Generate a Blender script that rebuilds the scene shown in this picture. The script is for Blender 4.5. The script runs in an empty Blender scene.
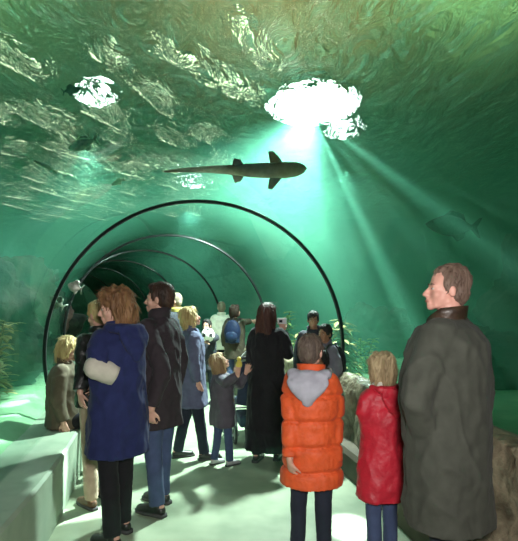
import bpy, bmesh, math, random
from mathutils import Vector, Matrix, noise, Euler
R = math.radians
PI = math.pi
scene = bpy.context.scene
COL = scene.collection
random.seed(7)

# ------------------------------------------------------------------ geometry collector
class G:
    def __init__(s):
        s.v = []; s.f = []; s.m = []; s.mi = 0
    def _add(s, vs, fs):
        b = len(s.v); s.v += [Vector(p) for p in vs]
        s.f += [tuple(i + b for i in f) for f in fs]; s.m += [s.mi] * len(fs)
    def ell(s, c, r, M=None, seg=16, rings=10):
        vs = []; fs = []
        c = Vector(c)
        for i in range(1, rings):
            th = PI * i / rings
            for j in range(seg):
                ph = 2 * PI * j / seg
                p = Vector((r[0]*math.sin(th)*math.cos(ph), r[1]*math.sin(th)*math.sin(ph), r[2]*math.cos(th)))
                if M is not None: p = M @ p
                vs.append(c + p)
        t = Vector((0, 0, r[2])); 
        if M is not None: t = M @ t
        vs.append(c + t); vs.append(c - t)
        T = len(vs) - 2; B = T + 1
        for i in range(rings - 2):
            for j in range(seg):
                a = i*seg + j; b = i*seg + (j+1) % seg
                fs.append((a, a+seg, b+seg, b))
        for j in range(seg):
            fs.append((T, j, (j+1) % seg)); o = (rings-2)*seg
            fs.append((B, o+(j+1) % seg, o+j))
        s._add(vs, fs)
    def chain(s, pts, side=(1, 0, 0), seg=16, r0=True, r1=True, level=False):
        """pts: (p, rx, ry). elliptical tube along the points"""
        P = [(Vector(p[0]), p[1], p[2] if len(p) > 2 else p[1]) for p in pts]
        side = Vector(side)
        n = len(P); T = []
        for i in range(n):
            a = P[max(i-1, 0)][0]; b = P[min(i+1, n-1)][0]
            d = (b-a); T.append(d.normalized() if d.length > 1e-9 else Vector((0, 0, 1)))
        if level: T = [Vector((0, 0, 1 if P[-1][0].z > P[0][0].z else -1))] * n
        Q = []
        for i in range(n):
            Q.append((P[i][0], P[i][1], P[i][2], T[i]))
        if r0:
            m = min(P[0][1], P[0][2]); pre = []
            for k in (80, 55, 28):
                a = R(k); pre.append((P[0][0] - T[0]*m*math.sin(a), P[0][1]*math.cos(a), P[0][2]*math.cos(a), T[0]))
            Q = pre + Q
        if r1:
            m = min(P[-1][1], P[-1][2])
            for k in (28, 55, 80):
                a = R(k); Q.append((P[-1][0] + T[-1]*m*math.sin(a), P[-1][1]*math.cos(a), P[-1][2]*math.cos(a), T[-1]))
        vs = []; fs = []
        for (p, rx, ry, t) in Q:
            sd = side - t*side.dot(t)
            if sd.length < 1e-4: sd = Vector((0, 1, 0)) - t*t.y
            sd.normalize(); up = t.cross(sd)
            for j in range(seg):
                a = 2*PI*j/seg
                vs.append(p + sd*rx*math.cos(a) + up*ry*math.sin(a))
        m = len(Q)
        for i in range(m-1):
            for j in range(seg):
                a = i*seg+j; b = i*seg+(j+1) % seg
                fs.append((a, b, b+seg, a+seg))
        fs.append(tuple(reversed(range(seg)))); fs.append(tuple(range((m-1)*seg, m*seg)))
        s._add(vs, fs)
    def box(s, c, h, M=None):
        c = Vector(c); vs = []
        for x in (-1, 1):
            for y in (-1, 1):
                for z in (-1, 1):
                    p = Vector((x*h[0], y*h[1], z*h[2]))
                    if M is not None: p = M @ p
                    vs.append(c+p)
        s._add(vs, [(0, 1, 3, 2), (4, 6, 7, 5), (0, 4, 5, 1), (2, 3, 7, 6), (0, 2, 6, 4), (1, 5, 7, 3)])
    def grid(s, fn, nu, nv, closed_u=False):
        vs = [fn(i, j) for i in range(nu) for j in range(nv)]; fs = []
        for i in range(nu if closed_u else nu-1):
            for j in range(nv-1):
                a = i*nv+j; b = ((i+1) % nu)*nv+j
                fs.append((a, b, b+1, a+1))
        s._add(vs, fs)
    def mesh(s, name='m', smooth=True):
        me = bpy.data.meshes.new(name)
        me.from_pydata([tuple(v) for v in s.v], [], s.f); me.validate(); me.update()
        if smooth: me.polygons.foreach_set('use_smooth', [True]*len(me.polygons))
        return me

def remesh(g, voxel, smooth=2, name='m'):
    me = g.mesh(name) if isinstance(g, G) else g
    o = bpy.data.objects.new('tmp', me); COL.objects.link(o)
    m = o.modifiers.new('r', 'REMESH'); m.mode = 'VOXEL'; m.voxel_size = voxel; m.use_smooth_shade = True
    if smooth:
        q = o.modifiers.new('s', 'SMOOTH'); q.iterations = smooth; q.factor = .5
    dg = bpy.context.evaluated_depsgraph_get()
    r = bpy.data.meshes.new_from_object(o.evaluated_get(dg))
    bpy.data.objects.remove(o); bpy.data.meshes.remove(me)
    r.name = name
    return r

def displace(me, fn):
    """fn(co, normal)->distance along the normal"""
    ns = [v.normal.copy() for v in me.vertices]
    for v, n in zip(me.vertices, ns):
        v.co += n * fn(v.co, n)
    me.update()

def obj(name, me, mat, parent=None):
    if isinstance(me, G): me = me.mesh(name)
    me.name = name
    o = bpy.data.objects.new(name, me); COL.objects.link(o)
    mats = mat if isinstance(mat, (list, tuple)) else [mat]
    me.materials.clear()
    for m in mats: me.materials.append(m)
    if parent is not None: o.parent = parent
    return o
def gobj(name, g, mat, parent=None, smooth=True):
    me = g.mesh(name, smooth)
    o = obj(name, me, mat, parent)
    if len(o.data.materials) > 1 and len(g.m) == len(me.polygons): me.polygons.foreach_set('material_index', g.m)
    return o
def bevel(o, w=.005, seg=2, ang=35):
    m = o.modifiers.new('bevel', 'BEVEL'); m.width = w; m.segments = seg; m.limit_method = 'ANGLE'; m.angle_limit = R(ang)
    return o
def empty(name, loc=(0, 0, 0), rz=0):
    o = bpy.data.objects.new(name, None); COL.objects.link(o); o.location = loc; o.rotation_euler = (0, 0, rz)
    o.empty_display_size = .1
    return o
def tag(o, label, cat, group=None, kind=None):
    o['label'] = label; o['category'] = cat
    if group: o['group'] = group
    if kind: o['kind'] = kind
    return o
def struct(o): o['kind'] = 'structure'; return o

# ------------------------------------------------------------------ materials
def newmat(name):
    m = bpy.data.materials.new(name); m.use_nodes = True
    nt = m.node_tree; nt.nodes.clear()
    return m, nt.nodes, nt.links, nt.nodes.new('ShaderNodeOutputMaterial')
def setin(n, **k):
    for a, v in k.items():
        n.inputs[a.replace('_', ' ')].default_value = v
def c4(c): return (c[0], c[1], c[2], 1)
def mat(name, col, rough=.7, col2=None, scale=8, stretch=(1, 1, 1), bump=.0, bscale=None, bdist=.01, metal=0, spec=.5, sheen=0, coat=0, detail=4, lo=.35, hi=.65):
    m, N, L, out = newmat(name)
    p = N.new('ShaderNodeBsdfPrincipled'); L.new(p.outputs[0], out.inputs[0])
    setin(p, Base_Color=c4(col), Roughness=rough, Metallic=metal)
    p.inputs['Specular IOR Level'].default_value = spec
    if sheen: p.inputs['Sheen Weight'].default_value = sheen
    if coat: p.inputs['Coat Weight'].default_value = coat
    tc = N.new('ShaderNodeTexCoord'); mp = N.new('ShaderNodeMapping'); L.new(tc.outputs['Object'], mp.inputs[0])
    mp.inputs['Scale'].default_value = stretch
    if col2 is not None:
        nz = N.new('ShaderNodeTexNoise'); setin(nz, Scale=scale, Detail=detail); L.new(mp.outputs[0], nz.inputs[0])
        cr = N.new('ShaderNodeValToRGB'); L.new(nz.outputs[0], cr.inputs[0]); L.new(cr.outputs[0], p.inputs['Base Color'])
        cr.color_ramp.elements[0].position = lo; cr.color_ramp.elements[1].position = hi
        cr.color_ramp.elements[0].color = c4(col); cr.color_ramp.elements[1].color = c4(col2)
    if bump:
        n2 = N.new('ShaderNodeTexNoise'); setin(n2, Scale=bscale or scale*3, Detail=6); L.new(mp.outputs[0], n2.inputs[0])
        b = N.new('ShaderNodeBump'); setin(b, Strength=bump, Distance=bdist); L.new(n2.outputs[0], b.inputs['Height']); L.new(b.outputs[0], p.inputs['Normal'])
    return m
def emat(name, col, s):
    m, N, L, out = newmat(name); e = N.new('ShaderNodeEmission'); setin(e, Color=c4(col), Strength=s); L.new(e.outputs[0], out.inputs[0]); return m

# ------------------------------------------------------------------ camera and the tunnel's path
FP = 470.0; CX = 259.0; HY = 307.0; CZ = 1.58
cd = bpy.data.cameras.new('camera'); cam = bpy.data.objects.new('camera', cd); COL.objects.link(cam)
cd.sensor_fit = 'HORIZONTAL'; cd.sensor_width = 36; cd.lens = 36*FP/518; cd.shift_y = (HY-270.5)/518
cam.location = (0, 0, CZ); cam.rotation_euler = (PI/2, 0, 0); cd.clip_start = .02; cd.clip_end = 200
scene.camera = cam
def W(px, py, d): return Vector(((px-CX)*d/FP, d, CZ-(py-HY)*d/FP))
def xc(d): return .1 - .0255*d*d if d > 0 else .1
def frame(d):
    s = -.051*d if d > 0 else 0
    t = Vector((s, 1, 0)).normalized(); n = Vector((t.y, -t.x, 0))
    return Vector((xc(d), d, 0)), t, n
def TP(d, u, z):
    p, t, n = frame(d); q = p + n*u; q.z = z; return q
RT = 1.65; ZC = 1.1; ZS = .45
A0 = math.asin((ZS-ZC)/RT)
def arch(k, n, r=RT):
    a = PI - A0 - (PI - 2*A0)*k/n
    return r*math.cos(a), ZC + r*math.sin(a)
WATER_ABS, WATER_SC, WAVE, FLASH = .060, .070, .25, 85
# ------------------------------------------------------------------ setting
D0, D1 = -2.6, 17.0
def stations(step=.4, a=D0, b=D1):
    n = int(round((b-a)/step)); return [a+(b-a)*i/n for i in range(n+1)]
ZW = 4.4     # water surface height

# floor of the walkway
g = G(); ST = stations()
g.grid(lambda i, j: TP(ST[i], 1.9-3.8*j/12, 0), len(ST), 13)
m_floor = mat('floor_screed', (.26, .33, .22), .40, (.38, .45, .31), 3.5, bump=.15, bscale=40, bdist=.003)
struct(gobj('floor', g, m_floor))
# acrylic arch
m_ac, N, L, out = newmat('clear_acrylic')
tr = N.new('ShaderNodeBsdfTransparent'); setin(tr, Color=(.93, .985, .96, 1))
gl = N.new('ShaderNodeBsdfGlossy'); setin(gl, Color=(.6, .65, .62, 1), Roughness=.02)
fr = N.new('ShaderNodeFresnel'); setin(fr, IOR=1.45)
mx = N.new('ShaderNodeMixShader'); mr = N.new('ShaderNodeMapRange'); mr.inputs['From Min'].default_value = .09; mr.inputs['To Max'].default_value = .9; L.new(fr.outputs[0], mr.inputs['Value']); L.new(mr.outputs[0], mx.inputs[0]); L.new(tr.outputs[0], mx.inputs[1]); L.new(gl.outputs[0], mx.inputs[2]); L.new(mx.outputs[0], out.inputs[0])
g = G(); NA = 48
g.grid(lambda i, j: TP(ST[i], *arch(j, NA)), len(ST), NA+1)
ac = struct(gobj('window_1', g, m_ac)); ac['label'] = 'clear acrylic arch of the walk-through aquarium tunnel'
# black joint ribs
m_rib = mat('black_rib_rubber', (.008, .012, .012), .35, spec=.6)
for k, d in enumerate((1.0, 5.2, 7.65, 9.7, 11.8, 13.8, 15.7)):
    g = G(); p, t, n = frame(d); K = 64
    prof = [(-.022, -.02), (.022, -.02), (.022, .012), (-.022, .012)]
    def fn(i, j):
        if j == 4: j = 0
        a, b = prof[j]; u, z = arch(i, K, RT+b)
        q = p + n*u + t*a; q.z = z; return q
    g.grid(fn, K+1, 5)
    o = gobj('trim_%d' % (k+1), g, m_rib); struct(o); o['label'] = 'black joint rib arching over the tunnel'

# left ledge / bench along the glass, right base
m_ledge = mat('pale_ledge', (.25, .33, .24), .55, (.33, .41, .30), 5, bump=.1, bscale=60)
def strip(name, prof, m, a=D0, b=D1, step=.35, jitter=None):
    g = G(); S = stations(step, a, b); n = len(prof)
    def fn(i, j):
        u, z = prof[j]; q = TP(S[i], u, z)
        if jitter: q += jitter(q, i, j)
        return q
    g.grid(fn, len(S), n)
    for e in (0, (len(S)-1)*n):
        g.f.append(tuple(range(e, e+n))); g.m.append(0)
    return gobj(name, g, m, None, False)
o = struct(strip('trim_20', [(-1.9, 0.0), (-1.9, .448), (-1.27, .448), (-1.25, .43), (-1.25, .0)], m_ledge)); o['label'] = 'pale ledge to sit on along the left glass'
m_conc = mat('brown_concrete', (.07, .055, .035), .7, (.12, .095, .06), 4, bump=.3, bscale=25)
o = struct(strip('trim_21', [(1.18, 0), (1.18, .2), (1.21, .24), (1.9, .24), (1.9, 0)], m_conc)); o['label'] = 'low brown kerb along the right side of the floor'

# artificial rock parapet on the kerb (right)
m_rock = mat('parapet_rock', (.07, .055, .035), .38, (.36, .31, .21), 9, bump=.8, bscale=18, bdist=.03, lo=.3, hi=.72)
g = G(); S = stations(.05, -2.5, 8.6); NP = 30
def pf(i, j):
    t = j/(NP-1)
    if t < .55: u = 1.3 + .10*(t/.55); z = .2 + .62*(t/.55)
    elif t < .8: u = 1.40 + .22*((t-.55)/.25); z = .82 + .03*math.sin((t-.55)/.25*PI)
    else: u = 1.62 + .04*((t-.8)/.2); z = .82 - .6*((t-.8)/.2)
    q = TP(S[i], u, z)
    f = 0 if t > .8 else 1
    n1 = noise.noise(q*2.2)*.07 + noise.noise(q*6)*.035 + abs(noise.noise(q*12))*.03
    p_, t_, n_ = frame(S[i])
    q -= n_*n1*f; q.z += n1*.5*f
    return q
g.grid(pf, len(S), NP)
rk = gobj('rock_parapet', g, m_rock)
tag(rk, 'rough brown artificial rock parapet on the right between the orange and red coats', 'rock')

# end walls, back wall
m_dark = mat('dark_wall', (.02, .035, .03), .8, (.04, .06, .05), 3)
def endwall(name, d):
    g = G(); n = 48; vs = [TP(d, *arch(j, n)) for j in range(n+1)] + [TP(d, 1.9, ZS), TP(d, 1.9, 0), TP(d, -1.9, 0), TP(d, -1.9, ZS)]
    g._add(vs, [tuple(range(len(vs)))]); struct(gobj(name, g, m_dark, None, False))
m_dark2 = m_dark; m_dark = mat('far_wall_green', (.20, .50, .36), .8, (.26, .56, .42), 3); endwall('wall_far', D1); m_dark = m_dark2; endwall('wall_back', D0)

# ---------------------------------------------------------------- tank
TX0, TX1, TY0, TY1 = -15.0, 7.5, -4.5, 21.0
m_sand = mat('tank_sand', (.16, .34, .17), .9, (.26, .46, .25), 2.5, bump=.4, bscale=14, bdist=.03)
def sandz(x, y): return .5 + .10*noise.noise(Vector((x*.6, y*.6, 0))) + .05*noise.noise(Vector((x*2, y*2, 3)))
def sandstrip(name, sgn, xe):
    g = G(); S = stations(.3)
    S = [-4.4] + S + [20.9]
    def fn(i, j):
        d = S[i]; b = TP(min(max(d, D0), D1), sgn*1.68, 0); 
        if i in (0, len(S)-1): b.y = d
        t = (j/24.0)
        e = Vector((xe, b.y, 0)); q = b.lerp(e, t**1.3)
        q.z = sandz(q.x, q.y) if j else .43
        return q
    g.grid(fn, len(S), 25); struct(gobj(name, g, m_sand))
# the tank floor has two halves, left and right of the walkway
sandstrip('floor_tank_right', 1, TX1); sandstrip('floor_tank_left', -1, TX0)
m_tw = mat('tank_wall_rock', (.015, .05, .045), .9, (.05, .12, .10), .9, bump=.8, bscale=3, bdist=.2, detail=6)
def rockwall(name, a, b):
    a = Vector(a); b = Vector(b); g = G(); nu = 60; nv = 26; nn = Vector((-(b-a).y, (b-a).x, 0)).normalized()
    def fn(i, j):
        q = a.lerp(b, i/(nu-1)); q.z = -.1 + (ZW+3.2)*j/(nv-1)
        return q + nn*(noise.noise(q*.5)*.9 + noise.noise(q*1.4)*.35)
    g.grid(fn, nu, nv); struct(gobj(name, g, m_tw))
rockwall('wall_right', (TX1, TY0, 0), (TX1, TY1, 0)); rockwall('wall_rear', (TX1, TY1, 0), (TX0, TY1, 0))
rockwall('wall_left', (TX0, TY1, 0), (TX0, TY0, 0)); rockwall('wall_front', (TX0, TY0, 0), (TX1, TY0, 0))

# hall ceiling above the water
m_ceil = mat('hall_ceiling', (.13, .10, .05), .8, (.30, .26, .15), .8, detail=5)
g = G(); g._add([(TX0-1, TY0-1, 7.4), (TX1+1, TY0-1, 7.4), (TX1+1, TY1+1, 7.4), (TX0-1, TY1+1, 7.4)], [(0, 1, 2, 3)])
struct(gobj('ceiling', g, m_ceil, None, False))

# water body: outer box minus tunnel (homogeneous green haze), volume only
m_w, N, L, out = newmat('tank_water')
va = N.new('ShaderNodeVolumeAbsorption'); setin(va, Color=(.22, .82, .66, 1), Density=WATER_ABS)
vs_ = N.new('ShaderNodeVolumeScatter'); setin(vs_, Color=(.30, 1.0, .68, 1), Density=WATER_SC, Anisotropy=.25)
ad = N.new('ShaderNodeAddShader'); L.new(va.outputs[0], ad.inputs[0]); L.new(vs_.outputs[0], ad.inputs[1]); L.new(ad.outputs[0], out.inputs['Volume'])
g = G()
b = 1.1
vs = [(TX0+b, TY0+b, .3), (TX1-b, TY0+b, .3), (TX1-b, TY1-b, .3), (TX0+b, TY1-b, .3)]
vs += [(x, y, ZW-.06) for x, y, z in vs]
g._add(vs, [(3, 2, 1, 0), (4, 5, 6, 7), (0, 1, 5, 4), (1, 2, 6, 5), (2, 3, 7, 6), (3, 0, 4, 7)])
K = 32; off = len(g.v); S = stations(.5)
for d in S:
    ring = [TP(d, *arch(j, K, RT+.03)) for j in range(K+1)] + [TP(d, RT+.03, .34), TP(d, -RT-.03, .34)]
    g.v += ring
nr = K+3
for i in range(len(S)-1):
    for j in range(nr):
        a = off+i*nr+j; c = off+i*nr+(j+1) % nr
        g.f.append((a, c, c+nr, a+nr)); g.m.append(0)
g.f.append(tuple(off+j for j in reversed(range(nr)))); g.m.append(0)
g.f.append(tuple(off+(len(S)-1)*nr+j for j in range(nr))); g.m.append(0)
wb = gobj('tank_water', g, m_w, None, False)
# the inner boundary must face the air
bm = bmesh.new(); bm.from_mesh(wb.data)
isl = [f for f in bm.faces if all(v.index >= off for v in f.verts)]
# test orientation by the first ring face: its normal has to point to the axis
f = isl[5]; p, t, n = frame(S[0]); cen = f.calc_center_median(); ax = Vector((p.x, cen.y, ZC))
if f.normal.dot(ax-cen) < 0: bmesh.ops.reverse_faces(bm, faces=isl)
bm.to_mesh(wb.data); bm.free()
tag(wb, 'hazy green water filling the tank around the tunnel', 'water', kind='stuff')

# rippled water surface, seen from below
m_s, N, L, out = newmat('water_surface')
tc = N.new('ShaderNodeTexCoord'); mp = N.new('ShaderNodeMapping'); L.new(tc.outputs['Object'], mp.inputs[0]); mp.inputs['Rotation'].default_value = (0, 0, R(35)); mp.inputs['Scale'].default_value = (1, .45, 1)
nz = N.new('ShaderNodeTexNoise'); setin(nz, Scale=3.4, Detail=4, Roughness=.6, Distortion=1.0); L.new(mp.outputs[0], nz.inputs[0])
bp = N.new('ShaderNodeBump'); setin(bp, Strength=1.0, Distance=WAVE); L.new(nz.outputs[0], bp.inputs['Height'])
rf = N.new('ShaderNodeBsdfRefraction'); setin(rf, IOR=.93, Roughness=.02, Color=(.9, 1, .95, 1)); L.new(bp.outputs[0], rf.inputs['Normal'])
gs = N.new('ShaderNodeBsdfGlossy'); setin(gs, Roughness=.08, Color=(.9, 1, .95, 1)); L.new(bp.outputs[0], gs.inputs['Normal'])
m1 = N.new('ShaderNodeMixShader'); m1.inputs[0].default_value = .4; L.new(rf.outputs[0], m1.inputs[1]); L.new(gs.outputs[0], m1.inputs[2])
L.new(m1.outputs[0], out.inputs[0])
g = G(); nx, ny = 90, 100
def wf(i, j):
    x = TX0+1.1+(TX1-TX0-2.2)*i/(nx-1); y = TY0+1.1+(TY1-TY0-2.2)*j/(ny-1)
    return Vector((x, y, ZW+.06*noise.noise(Vector((x*.9, y*.5, 0)))))
g.grid(wf, nx, ny)
ws = gobj('water_surface', g, m_s); tag(ws, 'rippling water surface seen from below, over the tunnel', 'water surface', kind='stuff')
# ------------------------------------------------------------------ people
def cloth(name, col, col2=None, rough=.85, fold=.35, fs=10, sheen=.2, spec=.2, **k):
    return mat(name, col, rough, col2 or tuple(c*1.25 for c in col), 14, bump=fold, bscale=fs, bdist=.02, sheen=sheen*.2, spec=spec, **k)
def skinm(name, col): return mat(name, col, .5, tuple(c*.85 for c in col), 20, bump=.08, bscale=120, bdist=.002, spec=.35)
def hairm(name, a, b): return mat(name, a, .62, b, 22, (1, 1, .12), bump=.9, bscale=60, bdist=.012, lo=.3, hi=.7, spec=.4)
SK = skinm('skin_fair', (.62, .36, .27)); SKP = skinm('skin_pink', (.66, .34, .27)); SKT = skinm('skin_tan', (.36, .19, .11))
M_EYE = mat('eye_white', (.42, .38, .34), .3); M_DARK = mat('dark_detail', (.01, .009, .008), .4)
M_SHB = mat('shoe_black', (.015, .014, .013), .4); M_SHW = mat('trainer_grey', (.35, .35, .36), .6); M_SOLE = mat('shoe_sole', (.05, .05, .05), .8)
M_SHBR = mat('shoe_brown', (.10, .05, .025), .5)
M_LIP = mat('lips', (.45, .17, .14), .45)

def hand(g, wr, d, nrm, s=1.0, curl=.5, thumb=1):
    """palm and five fingers. d: direction of the fingers, nrm: palm normal (palm side)"""
    d = Vector(d).normalized(); nrm = Vector(nrm); nrm = (nrm - d*nrm.dot(d)).normalized(); sd = d.cross(nrm)*thumb
    wr = Vector(wr)
    g.chain([(wr - d*.03*s, .027*s, .021*s), (wr + d*.02*s, .034*s, .017*s), (wr + d*.055*s, .042*s, .016*s), (wr + d*.085*s, .042*s, .013*s)], side=sd)
    for k, (off, ln) in enumerate(((.036, .072), (.012, .082), (-.012, .076), (-.035, .06))):
        b = wr + d*.078*s + sd*off*s; spread = sd*off*3.2
        a = 0; p = b; pts = [(p, .0095*s)]
        for q, fr_ in enumerate((.45, .32, .23)):
            a += curl*(.55+.25*q)
            dd = (d*math.cos(a) + nrm*math.sin(a) + spread*.9).normalized()
            p = p + dd*ln*s*fr_; pts.append((p, (.0088-.0008*q)*s))
        g.chain(pts, side=sd, seg=8)
    b = wr + d*.02*s + sd*.028*s
    t1 = b + (sd*.75 + d*.65 + nrm*.2).normalized()*.035*s; t2 = t1 + (sd*.35 + d*.85 + nrm*.45).normalized()*.03*s; t3 = t2 + (d + nrm*.6).normalized()*.022*s
    g.chain([(b, .014*s), (t1, .0115*s), (t2, .010*s), (t3, .0085*s)], side=nrm, seg=8)

def headM(piv, s, yaw, pitch, roll):
    return Matrix.Translation(piv) @ Matrix.Rotation(R(yaw), 4, 'Z') @ Matrix.Rotation(R(pitch), 4, 'X') @ Matrix.Rotation(R(roll), 4, 'Y') @ Matrix.Scale(s, 4)
class HG(G):
    """geometry written in head space"""
def xf(g, i0, M):
    for i in range(i0, len(g.v)): g.v[i] = M @ g.v[i]
def head_geo(g, M, female=False, beard=False, chub=0):
    i0 = len(g.v)
    g.ell((0, -.008, .125), (.076, .097, .098))
    g.ell((0, .028, .062), (.055+chub*.01, .064, .074))
    g.ell((0, .052, .100), (.058, .042, .05))
    g.ell((0, .074, .004), (.024, .022, .018+chub*.005))
    g.chain([((-.05, .0, .035), .014), ((-.028, .055, .008), .016), ((0, .078, .002), .016), ((.028, .055, .008), .016), ((.05, .0, .035), .014)], side=(0, 0, 1), seg=8)
    g.chain([((0, .084, .105), .010, .008), ((0, .099, .082), .011, .010), ((0, .113, .060), .013, .011)], side=(1, 0, 0), seg=8)
    g.ell((0, .100, .054), (.018, .014, .009))
    g.ell((0, .090, .030), (.024, .013, .0065)); g.ell((0, .088, .021), (.020, .012, .0065))
    for sx in (-1, 1):
        g.ell((sx*.028, .079, .110), (.024, .012, .008))
        g.ell((sx*.036, .060, .062), (.024+chub*.006, .024, .024))
        g.ell((sx*.078, -.002, .085), (.008, .020, .030), Matrix.Rotation(R(-12), 3, 'X') @ Matrix.Rotation(R(sx*18), 3, 'Z'))
        g.ell((sx*.030, .076, .093), (.014, .010, .009))
    xf(g, i0, M)

def hair_geo(style, M, ln=.3):
    g = G()
    g.ell((0, -.018, .138), (.084, .103, .098))                     # cap
    g.ell((0, -.045, .095), (.079, .072, .085))                     # back of the head
    if style == 'short':
        g.ell((0, .035, .185), (.062, .052, .035))
        for sx in (-1, 1): g.ell((sx*.070, .020, .120), (.013, .030, .040))
    elif style == 'crop':
        g = G(); g.ell((0, -.018, .142), (.081, .098, .094)); g.ell((0, -.05, .09), (.077, .058, .078)); g.ell((0, .03, .188), (.05, .045, .028))
        for sx in (-1, 1): g.ell((sx*.072, .012, .118), (.012, .030, .038))
    elif style == 'thin':
        g = G(); g.ell((0, -.026, .138), (.081, .092, .092)); g.ell((0, -.05, .09), (.077, .062, .075))
        for sx in (-1, 1): g.ell((sx*.070, .010, .115), (.012, .030, .036))
    elif style == 'bob':
        g.ell((0, .04, .178), (.070, .055, .045))
        for sx in (-1, 1):
            g.chain([((sx*.07, .02, .16), .025, .05), ((sx*.082, .0, .09), .024, .06), ((sx*.08, -.01, .02), .022, .05), ((sx*.07, -.015, -.02), .012, .03)], side=(1, 0, 0))
        g.chain([((0, -.06, .15), .07, .05), ((0, -.075, .07), .085, .045), ((0, -.07, 0), .08, .04), ((0, -.065, -.03), .065, .03)], side=(1, 0, 0))
    elif style == 'bushy':
        g.ell((0, -.025, .15), (.104, .115, .100)); g.ell((0, .035, .195), (.08, .06, .042))
        for sx in (-1, 1):
            g.chain([((sx*.08, -.01, .17), .03, .055), ((sx*.098, -.035, .09), .034, .05), ((sx*.09, -.045, .02), .036, .05), ((sx*.085, -.02, -.03), .03, .04)], side=(1, 0, 0))
        g.chain([((0, -.07, .16), .10, .06), ((0, -.095, .07), .115, .055), ((0, -.085, 0), .11, .05), ((0, -.07, -.045), .08, .04)], side=(1, 0, 0))
    elif style == 'long':
        g.ell((0, .035, .18), (.070, .058, .045))
        for sx in (-1, 1):
            g.chain([((sx*.068, .02, .16), .026, .05), ((sx*.084, -.005, .09), .025, .055), ((sx*.085, -.03, 0), .026, .045), ((sx*.075, -.055, -ln*.6), .03, .03)], side=(1, 0, 0))
        g.chain([((0, -.06, .16), .078, .05), ((0, -.085, .06), .095, .045), ((0, -.095, -.05), .105, .04), ((0, -.10, -.55*ln), .10, .034), ((0, -.10, -.9*ln), .075, .022), ((0, -.095, -ln), .04, .012)], side=(1, 0, 0))
    xf(g, 0, M)
    return g

def strands(hm, M, style, near, hs):
    rnd = random.Random(len(hm.vertices))
    vs = [tuple(v.co) for v in hm.vertices]; fs = [tuple(p.vertices) for p in hm.polygons]
    N_ = [(v.co.copy(), v.normal.copy()) for v in hm.vertices]
    crown = M @ Vector((0, -.03, .235)); cnt = 420 if near else 120
    ln = {'crop': .022, 'short': .032, 'thin': .025, 'bob': .060, 'bushy': .060, 'long': .11}[style]*hs
    out = {'crop': .08, 'short': .10, 'thin': .05, 'bob': .12, 'bushy': .35, 'long': .03}[style]
    wd = .0035 if near else .005
    for q in range(cnt):
        p, n = N_[rnd.randrange(len(N_))]
        d = p-crown
        if style != 'short' or d.length > .1: d = d*.5+Vector((0, 0, -.12))
        d = d - n*d.dot(n)
        if d.length < 1e-4: continue
        d.normalize(); sd = d.cross(n).normalized()
        d = (d + sd*rnd.uniform(-.35, .35)).normalized(); L_ = ln*rnd.uniform(.5, 1.2); w_ = wd*rnd.uniform(.6, 1.3)
        b0 = len(vs); c = p - n*.002
        for t in (0, .35, .7, 1):
            o_ = n*(.003*math.sin(t*PI)+out*L_*t*t) ; cc = c + d*L_*t + o_
            r = w_*(1-.85*t**2)
            vs += [tuple(cc+sd*r), tuple(cc+n*r*.8), tuple(cc-sd*r)]
        for i in range(3):
            a = b0+i*3
            fs += [(a, a+1, a+4, a+3), (a+1, a+2, a+5, a+4), (a+2, a, a+3, a+5)]
    me = bpy.data.meshes.new('hair'); me.from_pydata(vs, [], fs); me.polygons.foreach_set('use_smooth', [True]*len(fs)); me.update()
    bpy.data.meshes.remove(hm)
    return me

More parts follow.
